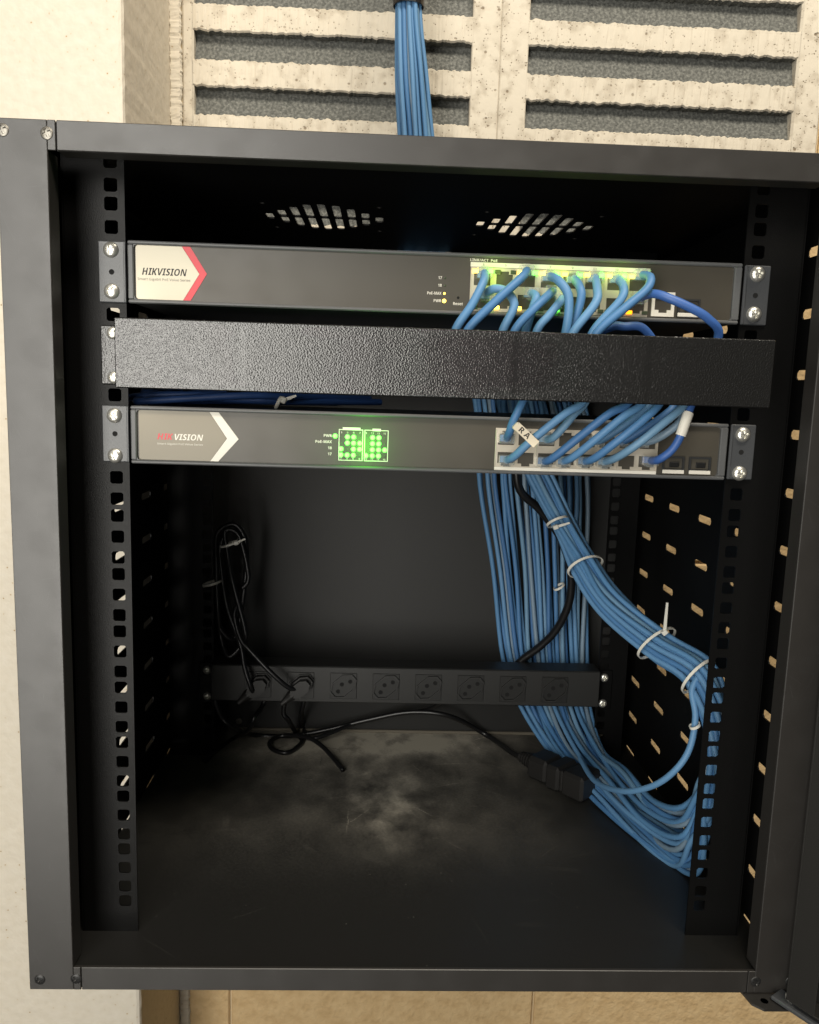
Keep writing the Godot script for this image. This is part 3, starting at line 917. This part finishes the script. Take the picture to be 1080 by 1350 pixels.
func shield(sw: Node, x0: float, x1: float, y0: float, y1: float, pitch: float, rows: Array, z: float) -> void:
	var holes := []
	for i in 8:
		var x := x0 + (x1 - x0) / 2 - 4 * pitch + (i + 0.5) * pitch
		for r in rows:
			var y: float = r[0]
			holes.append(Rect2(x - 5.9, y - 4.1, 11.8, 8.2))
			if r[1]:
				holes.append(Rect2(x - 3.1, y + 3.9, 6.2, 2.2))
			else:
				holes.append(Rect2(x - 3.1, y - 6.1, 6.2, 2.2))
	part(sw, "port_shield", Shape.new().plate(2, Rect2(x0, y0, x1 - x0, y1 - y0), z - 0.8, z, holes), M.shield)
	# spring seams between pairs of ports
	for i in range(0, 9, 2):
		var x := x0 + (x1 - x0) / 2 - 4 * pitch + i * pitch
		part(sw, "shield_seam", Shape.new().box(V(x - 0.35, y0 + 0.6, z + 0.01), V(x + 0.35, y1 - 0.6, z + 0.35), 0.12), M.shield)


func switch_body(sw: Node, y0: float, y1: float, screw_ys: Array) -> void:
	part(sw, "chassis", Shape.new().box(V(-219, y0 + 0.6, -205), V(219, y1 - 0.6, 3.6), 1.0), M.chassis)
	var b := Shape.new()
	b.box(V(-219.6, y1 - 2.6, 3.7), V(219.4, y1, 7.0), 0.8)
	b.box(V(-219.6, y0, 3.7), V(219.4, y0 + 2.6, 7.0), 0.8)
	b.box(V(-219.6, y0 + 2.61, 3.7), V(-215.4, y1 - 2.61, 7.0), 0.8)
	b.box(V(214.0, y0 + 2.61, 3.7), V(219.4, y1 - 2.61, 7.0), 0.8)
	for s in [[-215.4, y0 + 2.6, 1, 1], [-215.4, y1 - 2.6, 1, -1], [214.0, y0 + 2.6, -1, 1], [214.0, y1 - 2.6, -1, -1]]:
		b.prism(PackedVector2Array([Vector2(s[0], s[1]), Vector2(s[0] + s[2] * 2.4, s[1]), Vector2(s[0] + s[2] * 0.7, s[1] + s[3] * 0.7), Vector2(s[0], s[1] + s[3] * 2.4)]), 3.8, 6.6)
	part(sw, "bezel", b, M.bezel)
	for s in [-1.0, 1.0]:
		var e := Shape.new()
		e.box(V(-241.6, y0 + 0.2, 0.15), V(-222.0, y1 - 0.2, 2.2), 0.7) if s < 0 else e.box(V(223.2, y0 + 0.2, 0.15), V(242.4, y1 - 0.2, 2.2), 0.7)
		if s < 0: e.box(V(-223.6, y0 + 0.4, 2.21), V(-222.0, y1 - 0.4, 3.4), 0.5)
		else: e.box(V(223.2, y0 + 0.4, 2.21), V(225.0, y1 - 0.4, 3.4), 0.5)
		var ear := part(sw, "ear", e, M.ear)
		screws(ear, s * 232.5, screw_ys, 2.2)
		part(ear, "screw_hole", Shape.new().lathe([Vector2(1.9, 0.0), Vector2(1.9, 0.12), Vector2(0, 0.12)], V(s * 232.3, (y0 + y1) / 2.0, 2.2), V(0, 0, 1), 14), M.hole)


func upper_switch() -> void:
	var y0 := -68.4
	var y1 := -25.4
	var sw := thing("network_switch", V(0, y0, -100), "upper rack switch with a cream nameplate and red chevron", "network switch", "rack switches")
	switch_body(sw, y0, y1, [-31.75, -60.3])
	part(sw, "front_panel", Shape.new().box(V(-215.3, y0 + 2.6, 3.7), V(213.9, y1 - 2.6, 4.6)), M.panel)
	var z := 4.9
	var np := Shape.new().prism(PackedVector2Array([Vector2(-213.3, -28.2), Vector2(-214.4, -29.4), Vector2(-214.4, -64.0), Vector2(-213.3, -65.2), Vector2(-181.6, -65.2), Vector2(-170.0, -46.6), Vector2(-182.2, -28.2)]), 4.6, z)
	var plate := part(sw, "nameplate", np, M.cream)
	part(sw, "chevron", Shape.new().prism(PackedVector2Array([Vector2(-182.0, -28.2), Vector2(-176.2, -28.2), Vector2(-164.6, -46.4), Vector2(-176.2, -65.2), Vector2(-181.4, -65.2), Vector2(-169.8, -46.6)]), 4.6, z + 0.05), M.red)
	lettering(plate, "lettering", "HIKVISION", V(-194.4, -46.0, z + 0.1), 4.8, 30.5, M.ink, true, 0.22)
	lettering(plate, "lettering", "Smart Gigabit PoE Value Series", V(-194.8, -51.5, z + 0.1), 2.3, 37.0, M.grey_ink)
	var sx := 23.6
	var pitch := 16.1
	part(sw, "port_strip", Shape.new().box(V(22.6, -34.4, 4.6), V(152.6, -31.2, 5.0)), M.white)
	for i in 8:
		lettering(sw, "lettering", str(i * 2 + 1), V(sx + (i + 0.5) * pitch + 0.0, -32.8, 5.1), 1.5, 1.2 if i < 5 else 2.2, M.grey_ink)
	lettering(sw, "lettering", "LINK/ACT  PoE", V(32.0, -29.7, z), 1.8, 19.5, M.white, true)
	shield(sw, 22.8, 152.4, -65.4, -34.8, pitch, [[-43.2, true], [-57.0, false]], 5.6)
	var up := port_row(sw, sx, pitch, -43.2, true, 5.0)
	var lo := port_row(sw, sx, pitch, -57.0, false, 5.0)
	for i in 8:
		if i == 1:
			port_led(up[i], -5.6, 5.6, M.lens); port_led(up[i], 5.6, 5.6, M.lens)
		else:
			port_led(up[i], -5.6, 5.6, M.yellow); port_led(up[i], 5.6, 5.6, M.green)
		port_led(lo[i], 5.6, 5.6, M.yellow if i in [1, 2] else M.amber if i == 7 else M.lens)
		port_led(lo[i], -5.6, 5.6, M.green if i in [0, 2, 3, 4] else M.lens)
	# single copper port and a fibre cage at the right
	var rj := Shape.new().plate(2, Rect2(155.2, -64.6, 16.6, 17.2), 4.6, 6.0, [Rect2(157.4, -60.0, 12.2, 8.6), Rect2(160.4, -62.0, 6.2, 2.4)])
	var u := part(sw, "uplink_port", rj, M.white)
	copy(u, "socket", shared.port, M.dark, V(163.5, -55.7, 5.2), Basis(V(0, 0, 1), PI))
	fibre(sw, 174.3, -64.2)
	var status := [["17", -42.9, 2.6, null], ["18", -48.2, 2.6, null], ["PoE-MAX", -53.8, 10.2, M.yellow], ["PWR", -59.0, 5.4, M.yellow]]
	for q in status:
		lettering(sw, "lettering", q[0], V(2.4 - q[2] / 2.0, q[1], z), 2.0, q[2], M.white, true)
		copy(sw, "status_light", shared.dot, q[3] if q[3] else M.lens, V(4.6, q[1], 4.6), Basis().scaled(Vector3.ONE * (1.25 if q[0] == "PWR" else 0.7)))
	lettering(sw, "lettering", "Reset", V(14.6, -60.6, z), 2.0, 7.0, M.white, true)
	part(sw, "reset_hole", Shape.new().lathe([Vector2(1.0, 0), Vector2(1.0, 0.1), Vector2(0, 0.1)], V(14.6, -56.4, 4.6), V(0, 0, 1), 10), M.hole)
	for x in [40.0, 88.0, 130.0]:
		lamp_light(sw, V(x, -38.5, 15), Color(0.8, 1.0, 0.22), 0.00034)


func fibre(sw: Node, x: float, y: float) -> void:
	var cg := Shape.new().plate(2, Rect2(x, y, 16.4, 12.6), 4.6, 6.2, [Rect2(x + 1.4, y + 3.2, 13.6, 8.0)])
	var cage := part(sw, "fibre_cage", cg, M.chassis)
	part(cage, "cage_back", Shape.new().box(V(x + 0.4, y + 3.0, 3.7), V(x + 16.0, y + 12.0, 4.5)), M.hole)
	part(cage, "latch", Shape.new().box(V(x + 5.4, y + 4.6, 4.51), V(x + 12.6, y + 8.6, 6.0), 0.5), M.dark)
	part(cage, "cage_lip", Shape.new().box(V(x, y - 0.2, 6.21), V(x + 16.4, y + 2.6, 6.9), 0.3), M.white)


func lower_switch() -> void:
	var y0 := -182.3
	var y1 := -140.6
	var sw := thing("network_switch", V(0, y0, -100), "lower rack switch with a taupe nameplate and a grid of green lights", "network switch", "rack switches")
	switch_body(sw, y0, y1, [-148.2, -177.4])
	part(sw, "front_panel", Shape.new().box(V(-215.3, y0 + 2.6, 3.7), V(213.9, y1 - 2.6, 4.6)), M.panel)
	var z := 4.9
	var plate := part(sw, "nameplate", Shape.new().prism(PackedVector2Array([Vector2(-214.2, -143.6), Vector2(-214.2, -179.3), Vector2(-163.0, -179.3), Vector2(-151.0, -162.4), Vector2(-163.4, -143.6)]), 4.6, z), M.taupe)
	part(sw, "chevron", Shape.new().prism(PackedVector2Array([Vector2(-163.2, -143.6), Vector2(-156.6, -143.6), Vector2(-142.2, -162.6), Vector2(-157.0, -179.3), Vector2(-162.8, -179.3), Vector2(-150.6, -162.4)]), 4.6, z + 0.05), M.white)
	lettering(plate, "lettering", "HIK", V(-195.2, -162.2, z + 0.1), 4.4, 10.6, M.red, true, 0.22)
	lettering(plate, "lettering", "VISION", V(-178.6, -162.3, z + 0.1), 4.4, 20.6, M.white, true, 0.22)
	lettering(plate, "lettering", "Smart Gigabit PoE Value Series", V(-184.6, -167.6, z + 0.1), 1.7, 33.0, M.white)
	# the grid of lights: two framed groups of four columns
	var fr := Shape.new()
	for q in [[-69.2, -51.4], [-50.4, -32.8]]:
		fr.plate(2, Rect2(q[0], -176.0, q[1] - q[0], 23.0), 4.6, z, [Rect2(q[0] + 0.5, -175.5, q[1] - q[0] - 1.0, 22.0)])
	fr.box(V(-66.4, -153.6, 4.6), V(-53.4, -151.6, z + 0.1))
	fr.box(V(-44.6, -153.8, 4.6), V(-38.4, -152.0, z + 0.1))
	part(sw, "light_grid_frame", fr, M.white)
	var on := [".##..##.", ".###.##.", "#.##.###", "###.###."]
	for r in 4:
		for k in 8:
			var x := -67.4 + k * 4.55 + (0.3 if k > 3 else 0.0)
			copy(sw, "status_light", shared.dot, M.green if on[r][k] == "#" else M.lens, V(x, -158.6 - r * 4.45, 4.6), Basis().scaled(Vector3.ONE * (1.55 if on[r][k] == "#" else 0.5)))
	for k in 8:
		lettering(sw, "lettering", str(k * 2 + 1), V(-67.4 + k * 4.55, -155.4, z), 1.3, 1.0 if k < 5 else 1.8, M.white)
		lettering(sw, "lettering", str(k * 2 + 2), V(-67.4 + k * 4.55, -174.5, z), 1.3, 1.0 if k < 4 else 1.8, M.white)
	copy(sw, "status_light", shared.dot, M.green, V(-71.9, -158.2, 4.6), Basis().scaled(Vector3.ONE * 1.5))
	for q in [["PWR", -158.0, 6.0], ["PoE-MAX", -162.5, 12.0], ["18", -167.0, 2.8], ["17", -171.4, 2.8]]:
		lettering(sw, "lettering", q[0], V(-74.2 - q[2] / 2.0, q[1], z), 2.0, q[2], M.white, true)
	shield(sw, 46.2, 167.8, -179.8, -148.6, 15.1, [[-156.8, true], [-170.4, false]], 5.6)
	port_row(sw, 46.6, 15.1, -156.8, true, 5.0)
	port_row(sw, 46.6, 15.1, -170.4, false, 5.0)
	part(sw, "port_strip", Shape.new().box(V(46.2, -179.7, 5.61), V(167.6, -177.2, 6.3), 0.3), M.white)
	fibre(sw, 172.0, -178.4)
	fibre(sw, 192.0, -178.4)
	lamp_light(sw, V(-50, -165, 14), Color(0.35, 1.0, 0.12), 0.0013)


func lamp_light(sw: Node3D, at: Vector3, c: Color, e: float) -> void:
	# the light that the small green and yellow lamps throw on what is around them
	var l := OmniLight3D.new()
	l.name = "lamp_light"
	l.light_color = c
	l.light_energy = e
	l.light_size = 0.012
	l.omni_range = 3.0
	l.omni_attenuation = 2.0
	l.shadow_enabled = true
	sw.add_child(l, true)
	l.position = (at - origin(sw)) * MM


# ------------------------------------------------------------------ cable cover, power strip

func cable_cover() -> void:
	var t := thing("cable_manager", V(5, -128, 28), "black textured steel cable cover across the rack between the switches", "cable cover")
	var zf := 56.0
	part(t, "cover", Shape.new().box(V(-214, -128, zf - 1.6), V(225, -82.6, zf), 1.5), M.cover)
	var lips := Shape.new()
	lips.box(V(-214, -84.0, zf - 7), V(225, -82.6, zf - 1.7), 0.5)
	lips.box(V(-214, -128, zf - 7), V(225, -126.6, zf - 1.7), 0.5)
	part(t, "folded_lip", lips, M.cover)
	for s in [-1.0, 1.0]:
		var x := -214.0 if s < 0 else 223.5
		part(t, "end_plate", Shape.new().box(V(x, -127, 2.2), V(x + 1.5, -83.6, zf - 1.7), 0.4), M.cover)
		var x1 := -241.3 if s < 0 else 225.1
		var fl := part(t, "flange", Shape.new().box(V(x1, -126, 0.2), V(x1 + 27.2 if s < 0 else 242.0, -84.0, 2.1), 0.8), M.cover)
		screws(fl, s * 232.5, [-89.5, -121.0], 2.1, "screw", 0.8)


func power_strip() -> void:
	var t := thing("power_strip", V(0, -484, -316), "black rack power strip with eight three-hole sockets along the back", "power strip")
	part(t, "housing", Shape.new().box(V(-228, -484, -331), V(226, -440.5, -300), 1.2), M.strip)
	for s in [-1.0, 1.0]:
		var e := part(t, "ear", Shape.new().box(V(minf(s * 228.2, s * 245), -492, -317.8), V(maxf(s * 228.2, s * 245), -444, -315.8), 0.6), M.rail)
		screws(e, s * 235.0, [-453.0, -485.0], -315.8, "screw", 0.92)
	# socket: a square block with a sunken elongated hexagon and three holes on a slant
	var hex := PackedVector2Array()
	var dirn := Vector2(cos(0.72), sin(0.72))
	var nrm := Vector2(-dirn.y, dirn.x)
	for q in [[-17, -4], [-17, 4], [-8, 11], [8, 11], [17, 4], [17, -4], [8, -11], [-8, -11]]:
		hex.append(dirn * q[0] + nrm * q[1])
	var hole_ring := PackedVector2Array()
	var body := Shape.new().box(V(-15.4, -15.6, 0), V(15.4, 15.6, 0.9), 0.4)
	var rim := Shape.new()
	for k in hex.size():
		var a := hex[k]
		var b := hex[(k + 1) % hex.size()]
		rim.prism(PackedVector2Array([a, b, b * 0.9, a * 0.9]), 0.8, 3.0)
	var pins := Shape.new()
	for q in [[-9.0, -1.0], [0.0, 2.6], [9.5, -1.0]]:
		var p: Vector2 = dirn * q[0] + nrm * q[1]
		pins.lathe([Vector2(2.5, 0.9), Vector2(2.5, 1.1), Vector2(0, 1.1)], V(p.x, p.y, 0), V(0, 0, 1), 12)
	var mb := body.mesh(Vector3())
	var mr := rim.mesh(Vector3())
	var mp := pins.mesh(Vector3())
	for i in 8:
		var at := V(-173.5 + i * 49.4, -463.2, -300.0)
		var s := copy(t, "socket", mb, M.socket, at)
		for q in [["socket_rim", mr, M.strip], ["pin_holes", mp, M.hole]]:
			var o := MeshInstance3D.new()
			o.name = q[0]; o.mesh = q[1]; o.material_override = q[2]
			s.add_child(o)


# ------------------------------------------------------------------ cables

func patch(label: String, pts: Array, m: Material, group: String, r: float, plug_up: bool, plugged := true) -> Node3D:
	var c := thing("patch_cable", pts[0], label, "cable", group)
	part(c, "jacket", Shape.new().tube(smooth(pts, 7), r, 10), m)
	if plugged:
		var d: Vector3 = pts[0]
		d.z = 8.5
		var turn := Basis() if plug_up else Basis(V(0, 0, 1), PI)
		var p := copy(c, "plug", shared.plug, M.clear, d, turn)
		var g := MeshInstance3D.new()
		g.name = "contacts"; g.mesh = shared.pins; g.material_override = m
		p.add_child(g)
	return c


func cables() -> void:
	for i in UPPER.size():
		var q: Array = UPPER[i]
		var lower_row: bool = q[1][0].y < -49.0
		var m: Material = M.royal if i >= 11 else M.blue[i % 3]
		patch(q[0], q[1], m, "patch cables of the upper switch", 3.1, not lower_row, i < 12)
	for i in LOWER.size():
		var q: Array = LOWER[i]
		var lower_row: bool = q[1][0].y < -164.0
		var m: Material = M.royal if i == 10 else M.grey_blue if i == 9 else M.blue[(i + 1) % 5]
		var c := patch(q[0], q[1], m, "patch cables of the lower switch", 2.95, not lower_row)
		if i == 0:
			# a paper flag folded round the cable, lettered in ink
			var fs := Shape.new().box(V(-2, -3.6, -0.2), V(22, 3.6, 0.2))
			fs.box(V(-3.6, -3.7, -7.4), V(3.4, 3.7, -0.2), 1.2)
			var turn := Basis(V(0, 0, 1), -0.72)
			var at: Vector3 = V(57, -146.6, 39)
			var fl := part(c, "paper_flag", fs.turned(turn.scaled(V(0.8, 0.8, 0.8)), at), M.paper)
			lettering(fl, "lettering", "R A", at + turn * V(6.0, 0.2, 0.4), 3.8, 9.0, M.ink, true, 0.0, turn)
		if i == 10:
			var pts: Array = smooth(q[1], 7)
			var tube := Shape.new().tube(pts.slice(23, 33), 3.75, 12)
			part(c, "white_tag", tube, M.white)
	# the long bundle: down the wall, through the top, down the back, round the floor and up along the right rail
	var n := 26
	var cells := []
	for i in n:
		var r := sqrt((i + 0.5) / n)
		var an := i * 2.39996
		cells.append(Vector2(r * cos(an), r * sin(an)))
	cells.sort_custom(func(a, b): return a.x < b.x)
	for i in n:
		var u := 2.0 * i / (n - 1) - 1.0
		var q: Vector2 = cells[i]
		var pts := []
		for k in BUNDLE.size():
			var s: Array = BUNDLE[k]
			var A: Vector3 = (s[1] - s[0]) / 2.0
			var c: Vector3 = (s[0] + s[1]) / 2.0
			var along := Vector3(0, -1, 0)
			if k > 0 and k < BUNDLE.size() - 1:
				along = ((BUNDLE[k + 1][0] + BUNDLE[k + 1][1]) - (BUNDLE[k - 1][0] + BUNDLE[k - 1][1])).normalized()
			var side := A.cross(along).normalized() * float(s[2])
			if side.z < 0: side = -side
			var f: float = s[3]
			q = (cells[i] as Vector2).rotated(0.30 * (k - 18) if k > 16 else 0.0)
			var a := lerpf(q.x, u, f) * (1.0 if f > 0.5 else 0.86)
			var jig := Vector3(rng.randf_range(-1, 1), rng.randf_range(-1, 1), rng.randf_range(-1, 1)) * (1.6 if f < 0.5 else 2.6)
			if k <= 1: jig *= 0.3
			if k in [12, 13, 14, 15]: jig *= 2.2
			var dep := q.y if f < 0.95 else (0.6 if i % 2 == 0 else -0.6)
			var p: Vector3 = c + A * a + side * dep * 0.86 + jig
			p.y = maxf(p.y, -556.5)
			pts.append(p)
		var o := part(self, "network_cable", Shape.new().tube(smooth(pts, 6), 2.75, 8), M.blue[i % 5] if i % 7 != 3 else M.grey_blue, pts[0])
		tag(o, "blue network cable in the big bundle down the back and round the right rail", "cable", "cables of the big bundle")
	var st := part(self, "network_cable", Shape.new().tube(smooth(STRAY, 8), 2.9, 8), M.blue[2], STRAY[0])
	tag(st, "single blue cable looping free of the bundle beside the right rail", "cable")
	var gl := ["blue slack cable in the gap above the lower switch, hindmost loop", "blue slack cable in the gap above the lower switch, nearest loop", "blue slack cable crossing the gap above the taupe nameplate"]
	for i in GAP.size():
		var o := part(self, "slack_cable", Shape.new().tube(smooth(GAP[i], 8), 3.0, 8), M.slack, GAP[i][0])
		tag(o, gl[i], "cable", "slack cables in the gap")
	var th := part(self, "thick_cable", Shape.new().tube(smooth(THICK, 8), 4.6, 10), M.cord, THICK[0])
	tag(th, "thick black cable arching in front of the blue cables", "cable")


func plug_on_socket(c: Node3D, at: Vector3) -> void:
	# an angled moulded plug seen from the front, its cord leaving low on the left
	var d := Basis(V(0, 0, 1), 0.72)
	var s := Shape.new()
	var hexa := PackedVector2Array()
	for q in [[-15, -4], [-15, 4], [-7, 9.5], [7, 9.5], [15, 4], [15, -4], [7, -9.5], [-7, -9.5]]:
		hexa.append(Vector2(q[0], q[1]))
	s.prism(hexa, 1.0, 8.0)
	var top := PackedVector2Array()
	for q in hexa: top.append(q * 0.82)
	s.prism(top, 8.0, 15.0)
	s.lathe([Vector2(0, -7), Vector2(5.5, -5), Vector2(6.0, 6), Vector2(4.2, 12), Vector2(3.0, 20)], V(-8, 0, 9), V(-1, 0, 0.15).normalized(), 14)
	part(c, "plug", s.turned(d, at), M.rubber)


func cords() -> void:
	for l in [CORDA, CORDB]:
		for i in range(5, l.size() - 1):
			l[i] += V(rng.randf_range(-5, 5), rng.randf_range(-8, 8), rng.randf_range(-6, 4))
	var a := thing("power_lead", CORDA[0], "coiled black cord plugged into the second socket of the strip", "power cord")
	part(a, "cord", Shape.new().tube(smooth(CORDA, 6), 2.7, 8), M.cord)
	plug_on_socket(a, V(-123.6, -463.2, -299))
	var b := thing("power_lead", CORDB[0], "coiled black cord plugged into the first socket by the left rail", "power cord")
	part(b, "cord", Shape.new().tube(smooth(CORDB, 6), 2.7, 8), M.cord)
	plug_on_socket(b, V(-173.2, -463.2, -299))
	var c := thing("power_lead", CORDC[-1], "black cord on the cabinet floor ending in a ribbed appliance connector", "power cord")
	part(c, "cord", Shape.new().tube(smooth(CORDC, 6), 3.2, 8), M.cord)
	# the connector lies on the floor, pointing right and forward
	var from := V(136, -543, -292)
	var to := V(203, -542, -216)
	var t := (to - from).normalized()
	var turn := Basis(t, V(0, 1, 0), t.cross(V(0, 1, 0)))
	var k := Shape.new()
	for i in 5:
		k.lathe([Vector2(4.2, i * 4.0), Vector2(6.4 + i * 0.9, i * 4.0 + 0.6), Vector2(6.4 + i * 0.9, i * 4.0 + 2.6), Vector2(4.2, i * 4.0 + 3.4)], from, t, 14)
	part(c, "strain_relief", k.lathe([Vector2(4.4, -2), Vector2(4.4, 22)], from, t, 12), M.rubber)
	var hd := Shape.new().box(V(20, -13, -17), V(48, 14, 17), 4.0)
	hd.box(V(48.1, -14, -19), V(66, 14, 19), 3.0)
	hd.box(V(66.1, -12, -16.5), V(70, 12, 16.5), 1.0)
	hd.box(V(70.1, -14, -19), V(98, 14, 19), 3.0)
	part(c, "connector", hd.turned(turn, from), M.rubber)
	for q in [[CORDD, "short black cord lying in the rear left corner of the floor"], [CORDE, "black cord curled once on the floor with its end pointing forward"], [CORDF, "thin black cord looping along the back of the floor"]]:
		var o := part(self, "loose_lead", Shape.new().tube(smooth(q[0], 7), 2.8, 8), M.cord, q[0][0])
		tag(o, q[1], "power cord")


func tie(called: String, label: String, ctr: Vector3, across: Vector3, depth: float, m: Material, tail = null, width := 2.5, run := Vector3()) -> void:
	# a strap round a bundle: across is half its width seen from the front, depth half its thickness
	var along := across.cross(V(0, 0, 1)).normalized() if run == Vector3() else run.normalized()
	var deep := across.cross(along).normalized() * depth
	across *= 0.93
	deep *= 0.93
	var t := thing(called, ctr, label, "cable tie", "cable ties" if m == M.tie else "")
	var s := Shape.new()
	var k := 28
	for i in k:
		var a0 := TAU * i / k
		var a1 := TAU * (i + 1) / k
		var p0 := ctr + across * cos(a0) + deep * sin(a0)
		var p1 := ctr + across * cos(a1) + deep * sin(a1)
		var o0 := (p0 - ctr).normalized() * 0.8
		var o1 := (p1 - ctr).normalized() * 0.8
		var h := along * width / 2.0
		s.quad(p0 - h + o0, p1 - h + o1, p1 + h + o1, p0 + h + o0, o0)
		s.quad(p0 - h, p1 - h, p1 + h, p0 + h, -o0)
		s.quad(p0 + h, p1 + h, p1 + h + o1, p0 + h + o0, along)
		s.quad(p0 - h, p1 - h, p1 - h + o1, p0 - h + o0, -along)
	part(t, "strap", s, m)
	if tail != null:
		var e: Array = tail
		part(t, "head", Shape.new().box(V(-2.6, -2.2, -2.6), V(2.6, 2.2, 2.6), 0.6).turned(Basis(V(0, 0, 1), atan2(across.y, across.x)), e[0]), m)
		var d: Vector3 = (e[1] - e[0])
		var w := d.cross(V(0, 0, 1)).normalized() * 1.5
		var f := Shape.new()
		var zz := V(0, 0, 0.6)
		var b: Vector3 = e[0]
		var q: Vector3 = e[1]
		f.quad(b - w + zz, b + w + zz, q + w * 0.6 + zz, q - w * 0.6 + zz, V(0, 0, 1))
		f.quad(b - w - zz, b + w - zz, q + w * 0.6 - zz, q - w * 0.6 - zz, V(0, 0, -1))
		f.quad(b - w - zz, b - w + zz, q - w * 0.6 + zz, q - w * 0.6 - zz, -w)
		f.quad(b + w - zz, b + w + zz, q + w * 0.6 + zz, q + w * 0.6 - zz, w)
		f.quad(q - w * 0.6 - zz, q - w * 0.6 + zz, q + w * 0.6 + zz, q + w * 0.6 - zz, d)
		part(t, "tail", f, m)


func ties() -> void:
	tie("cable_tie", "white cable tie highest on the curved blue bundle, just below the lower switch", V(148.5, -253, -228), V(11.5, 4.5, 0), 15, M.tie, [V(143, -256, -212), V(157, -251, -211)], 2.5, V(50, -70, 40))
	tie("cable_tie", "white cable tie looped round the upper bend of the blue bundle", V(172, -293.5, -196), V(18, 7.2, 0), 18, M.tie, null, 2.5, V(52, -55, 70))
	tie("cable_tie", "white cable tie with a long tail sticking up from the blue bundle", V(223, -348, -118), V(17, 14.0, 0), 19, M.tie, [V(224, -333, -103), V(222.5, -304, -98)], 2.5, V(51, -55, 78))
	tie("cable_tie", "white cable tie round the blue bundle beside the right rail", V(249, -366, -80), V(13.5, 15.5, 0), 19, M.tie, null, 2.5, V(36, -48, 60))
	tie("cable_tie", "small white cable tie on the straight blue cables behind the black cable", V(180, -349, -341), V(6, 4, 0), 7, M.tie, null, 2.6)
	tie("cable_tie", "small white cable tie stub on the single looping cable", V(242.5, -405, -63), V(4, 2.2, 0), 4, M.tie, null, 2.4)
	tie("cable_tie", "pale cable tie high on the coiled black cords", V(-205, -298.5, -299), V(11, 3.6, 0), 10, M.tie, [V(-196, -295, -287), V(-186, -290, -286)])
	tie("cable_tie", "pale cable tie fixing the coiled cords to the left rear rail", V(-226, -345, -303), V(11, 3.2, 0), 12, M.tie)
	tie("cable_tie", "tiny white cable tie in the dark gap under the cable cover", V(-122, -136, -62), V(2.4, 5, 0), 4, M.tie, [V(-117, -134, -56), V(-107, -130, -55)], 2.2)
	tie("cable_tie", "black tape band round the blue cables above the cabinet", V(-21, 300, -352), V(17.5, 0, 0), 15.5, M.cord, null, 14)


# ------------------------------------------------------------------ camera, light, build

func _ready() -> void:
	rng.seed = 7
	var cam := Camera3D.new()
	cam.name = "camera"
	cam.fov = 64.89
	cam.near = 0.02
	cam.far = 30.0
	cam.transform = Transform3D(Basis(V(0, 1, 0), -0.03678) * Basis(V(1, 0, 0), -0.14372) * Basis(V(0, 0, 1), 0.03168), V(-37.4, -127.0, 598.9) * MM)
	add_child(cam)
	cam.current = true
	var env := Environment.new()
	env.background_mode = Environment.BG_COLOR
	env.background_color = srgb(20, 18, 16)
	env.tonemap_mode = Environment.TONE_MAPPER_LINEAR
	env.tonemap_exposure = 1.0
	env.sdfgi_enabled = true
	env.ssao_enabled = true
	env.ssil_enabled = true
	var we := WorldEnvironment.new()
	we.name = "world"
	we.environment = env
	add_child(we)
	area("ceiling_light", V(450, 1600, 900), V(150, -100, -430), Vector2(1.3, 0.4), Color(1.0, 0.96, 0.89), 5.2)
	area("doorway_light", V(-560, -200, 1300), V(-100, -250, 0), Vector2(0.62, 1.7), Color(1.0, 0.985, 0.95), 2.8)
	materials()
	small_pieces()
	wall()
	cabinet()
	upper_switch()
	lower_switch()
	cable_cover()
	power_strip()
	cables()
	cords()
	ties()


func area(called: String, at: Vector3, to: Vector3, size: Vector2, c: Color, e: float) -> void:
	var l := AreaLight3D.new()
	l.name = called
	l.area_size = size
	l.light_color = c
	l.light_energy = e
	l.shadow_enabled = true
	l.area_range = 12.0
	l.area_attenuation = 2.0
	add_child(l)
	l.look_at_from_position(at * MM, to * MM, V(0, 1, 0))
